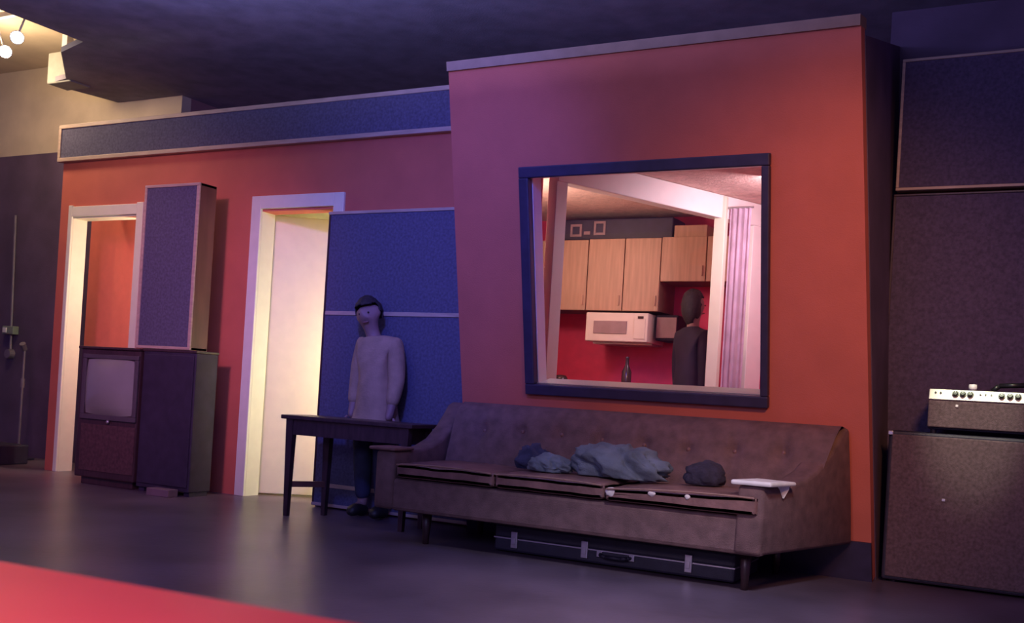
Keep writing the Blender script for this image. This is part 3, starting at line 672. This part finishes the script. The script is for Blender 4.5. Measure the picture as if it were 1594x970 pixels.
    for k in 'lr':
        an, toe = P['an_'+k], P['toe_'+k]; dr = (toe-an); dr.z = 0; dr.normalize(); zz = toe.z
        vs = [(tuple(Vector((an.x, an.y, zz+.005))-dr*.03), (.045, .040)), (tuple(lerp(an, toe, .5)*1.0), (.048, .045)), (tuple(toe+dr*.015), (.040, .030))]
        skin('shoe', vs, [(0, 1), (1, 2)], 'shoe', root, 2)
    # hair cap
    bm = bmesh.new(); bmesh.ops.create_icosphere(bm, subdivisions=4, radius=1)
    kill = []
    for v in bm.verts:
        p = v.co; f_, u_, s_ = p.y, p.z, p.x
        if u_ < (-.55 if f_ < -.1 else -.15 if f_ < .35 else .36) - (.6 if hair_long and f_ < .3 else 0): kill.append(v)
    bmesh.ops.delete(bm, geom=kill, context='VERTS')
    for v in bm.verts:
        p = v.co.copy(); k = 1+.06*noise.noise(p*6)
        if hair_long and p.z < -.1: k *= 1.05
        v.co = (hc+upv*.018-fwd*.012)+side*(p.x*.080*k)+fwd*(p.y*.086*k)+upv*(p.z*(.175 if hair_long and p.z < 0 else .102)*k)
    bmesh.ops.solidify(bm, geom=bm.faces[:], thickness=.008)
    obj('hair', bm, 'hair', root, True)
    for s in (-1, 1):
        bm = bmesh.new(); bmesh.ops.create_uvsphere(bm, u_segments=8, v_segments=6, radius=.006)
        bmesh.ops.translate(bm, vec=hc+fwd*.078+side*(.030*s)+upv*.006, verts=bm.verts[:]); obj('eye', bm, 'eye', root, True)
    bm = bmesh.new(); c = hc+fwd*.081-upv*.050; tube(bm, c-side*.02, c+side*.02, .005, seg=8); obj('mouth', bm, 'lip', root, True)
# small figure standing between the console table and the gobo
PX, PY = -3.745, -.215
shorty = thing('person', (PX, PY, 0), 'small person in a tan shirt standing behind the narrow dark table', 'person')
person(shorty, dict(pelvis=(PX, PY, .72), chest=(PX-.01, PY, .99), neck=(PX-.055, PY-.01, 1.145), head=(PX-.08, PY-.03, 1.262), face=(.25, -1, -.08),
    sh_l=(PX-.128, PY, 1.085), el_l=(PX-.150, PY-.01, .84), wr_l=(PX-.145, PY-.055, .655), hand_l=(PX-.14, PY-.07, .58),
    sh_r=(PX+.118, PY, 1.085), el_r=(PX+.145, PY-.01, .84), wr_r=(PX+.14, PY-.055, .655), hand_r=(PX+.135, PY-.07, .58),
    hip_l=(PX-.07, PY, .68), kn_l=(PX-.075, PY-.01, .38), an_l=(PX-.075, PY+.02, .08), toe_l=(PX-.085, PY-.10, .028),
    hip_r=(PX+.07, PY, .68), kn_r=(PX+.075, PY-.01, .38), an_r=(PX+.075, PY+.02, .08), toe_r=(PX+.09, PY-.10, .028)), 'shirt', 'jeans')
KX, KY = -2.415, 1.80
standing = thing('person', (KX, KY, 0), 'person in dark clothes standing with back turned in the kitchen behind the window', 'person')
person(standing, dict(pelvis=(KX, KY, .92), chest=(KX+.01, KY+.01, 1.24), neck=(KX, KY+.02, 1.42), head=(KX-.005, KY+.04, 1.555), face=(.55, .8, -.1),
    sh_l=(KX-.10, KY+.06, 1.33), el_l=(KX-.11, KY+.08, 1.07), wr_l=(KX-.09, KY+.06, .83), hand_l=(KX-.085, KY+.08, .75),
    sh_r=(KX+.11, KY-.04, 1.33), el_r=(KX+.13, KY-.05, 1.07), wr_r=(KX+.11, KY-.04, .83), hand_r=(KX+.11, KY-.02, .75),
    hip_l=(KX-.07, KY+.04, .88), kn_l=(KX-.08, KY+.05, .48), an_l=(KX-.08, KY+.0, .09), toe_l=(KX-.02, KY+.11, .03),
    hip_r=(KX+.07, KY-.03, .88), kn_r=(KX+.08, KY-.02, .48), an_r=(KX+.08, KY-.05, .09), toe_r=(KX+.14, KY+.06, .03)), 'jacket', 'jeans', True)
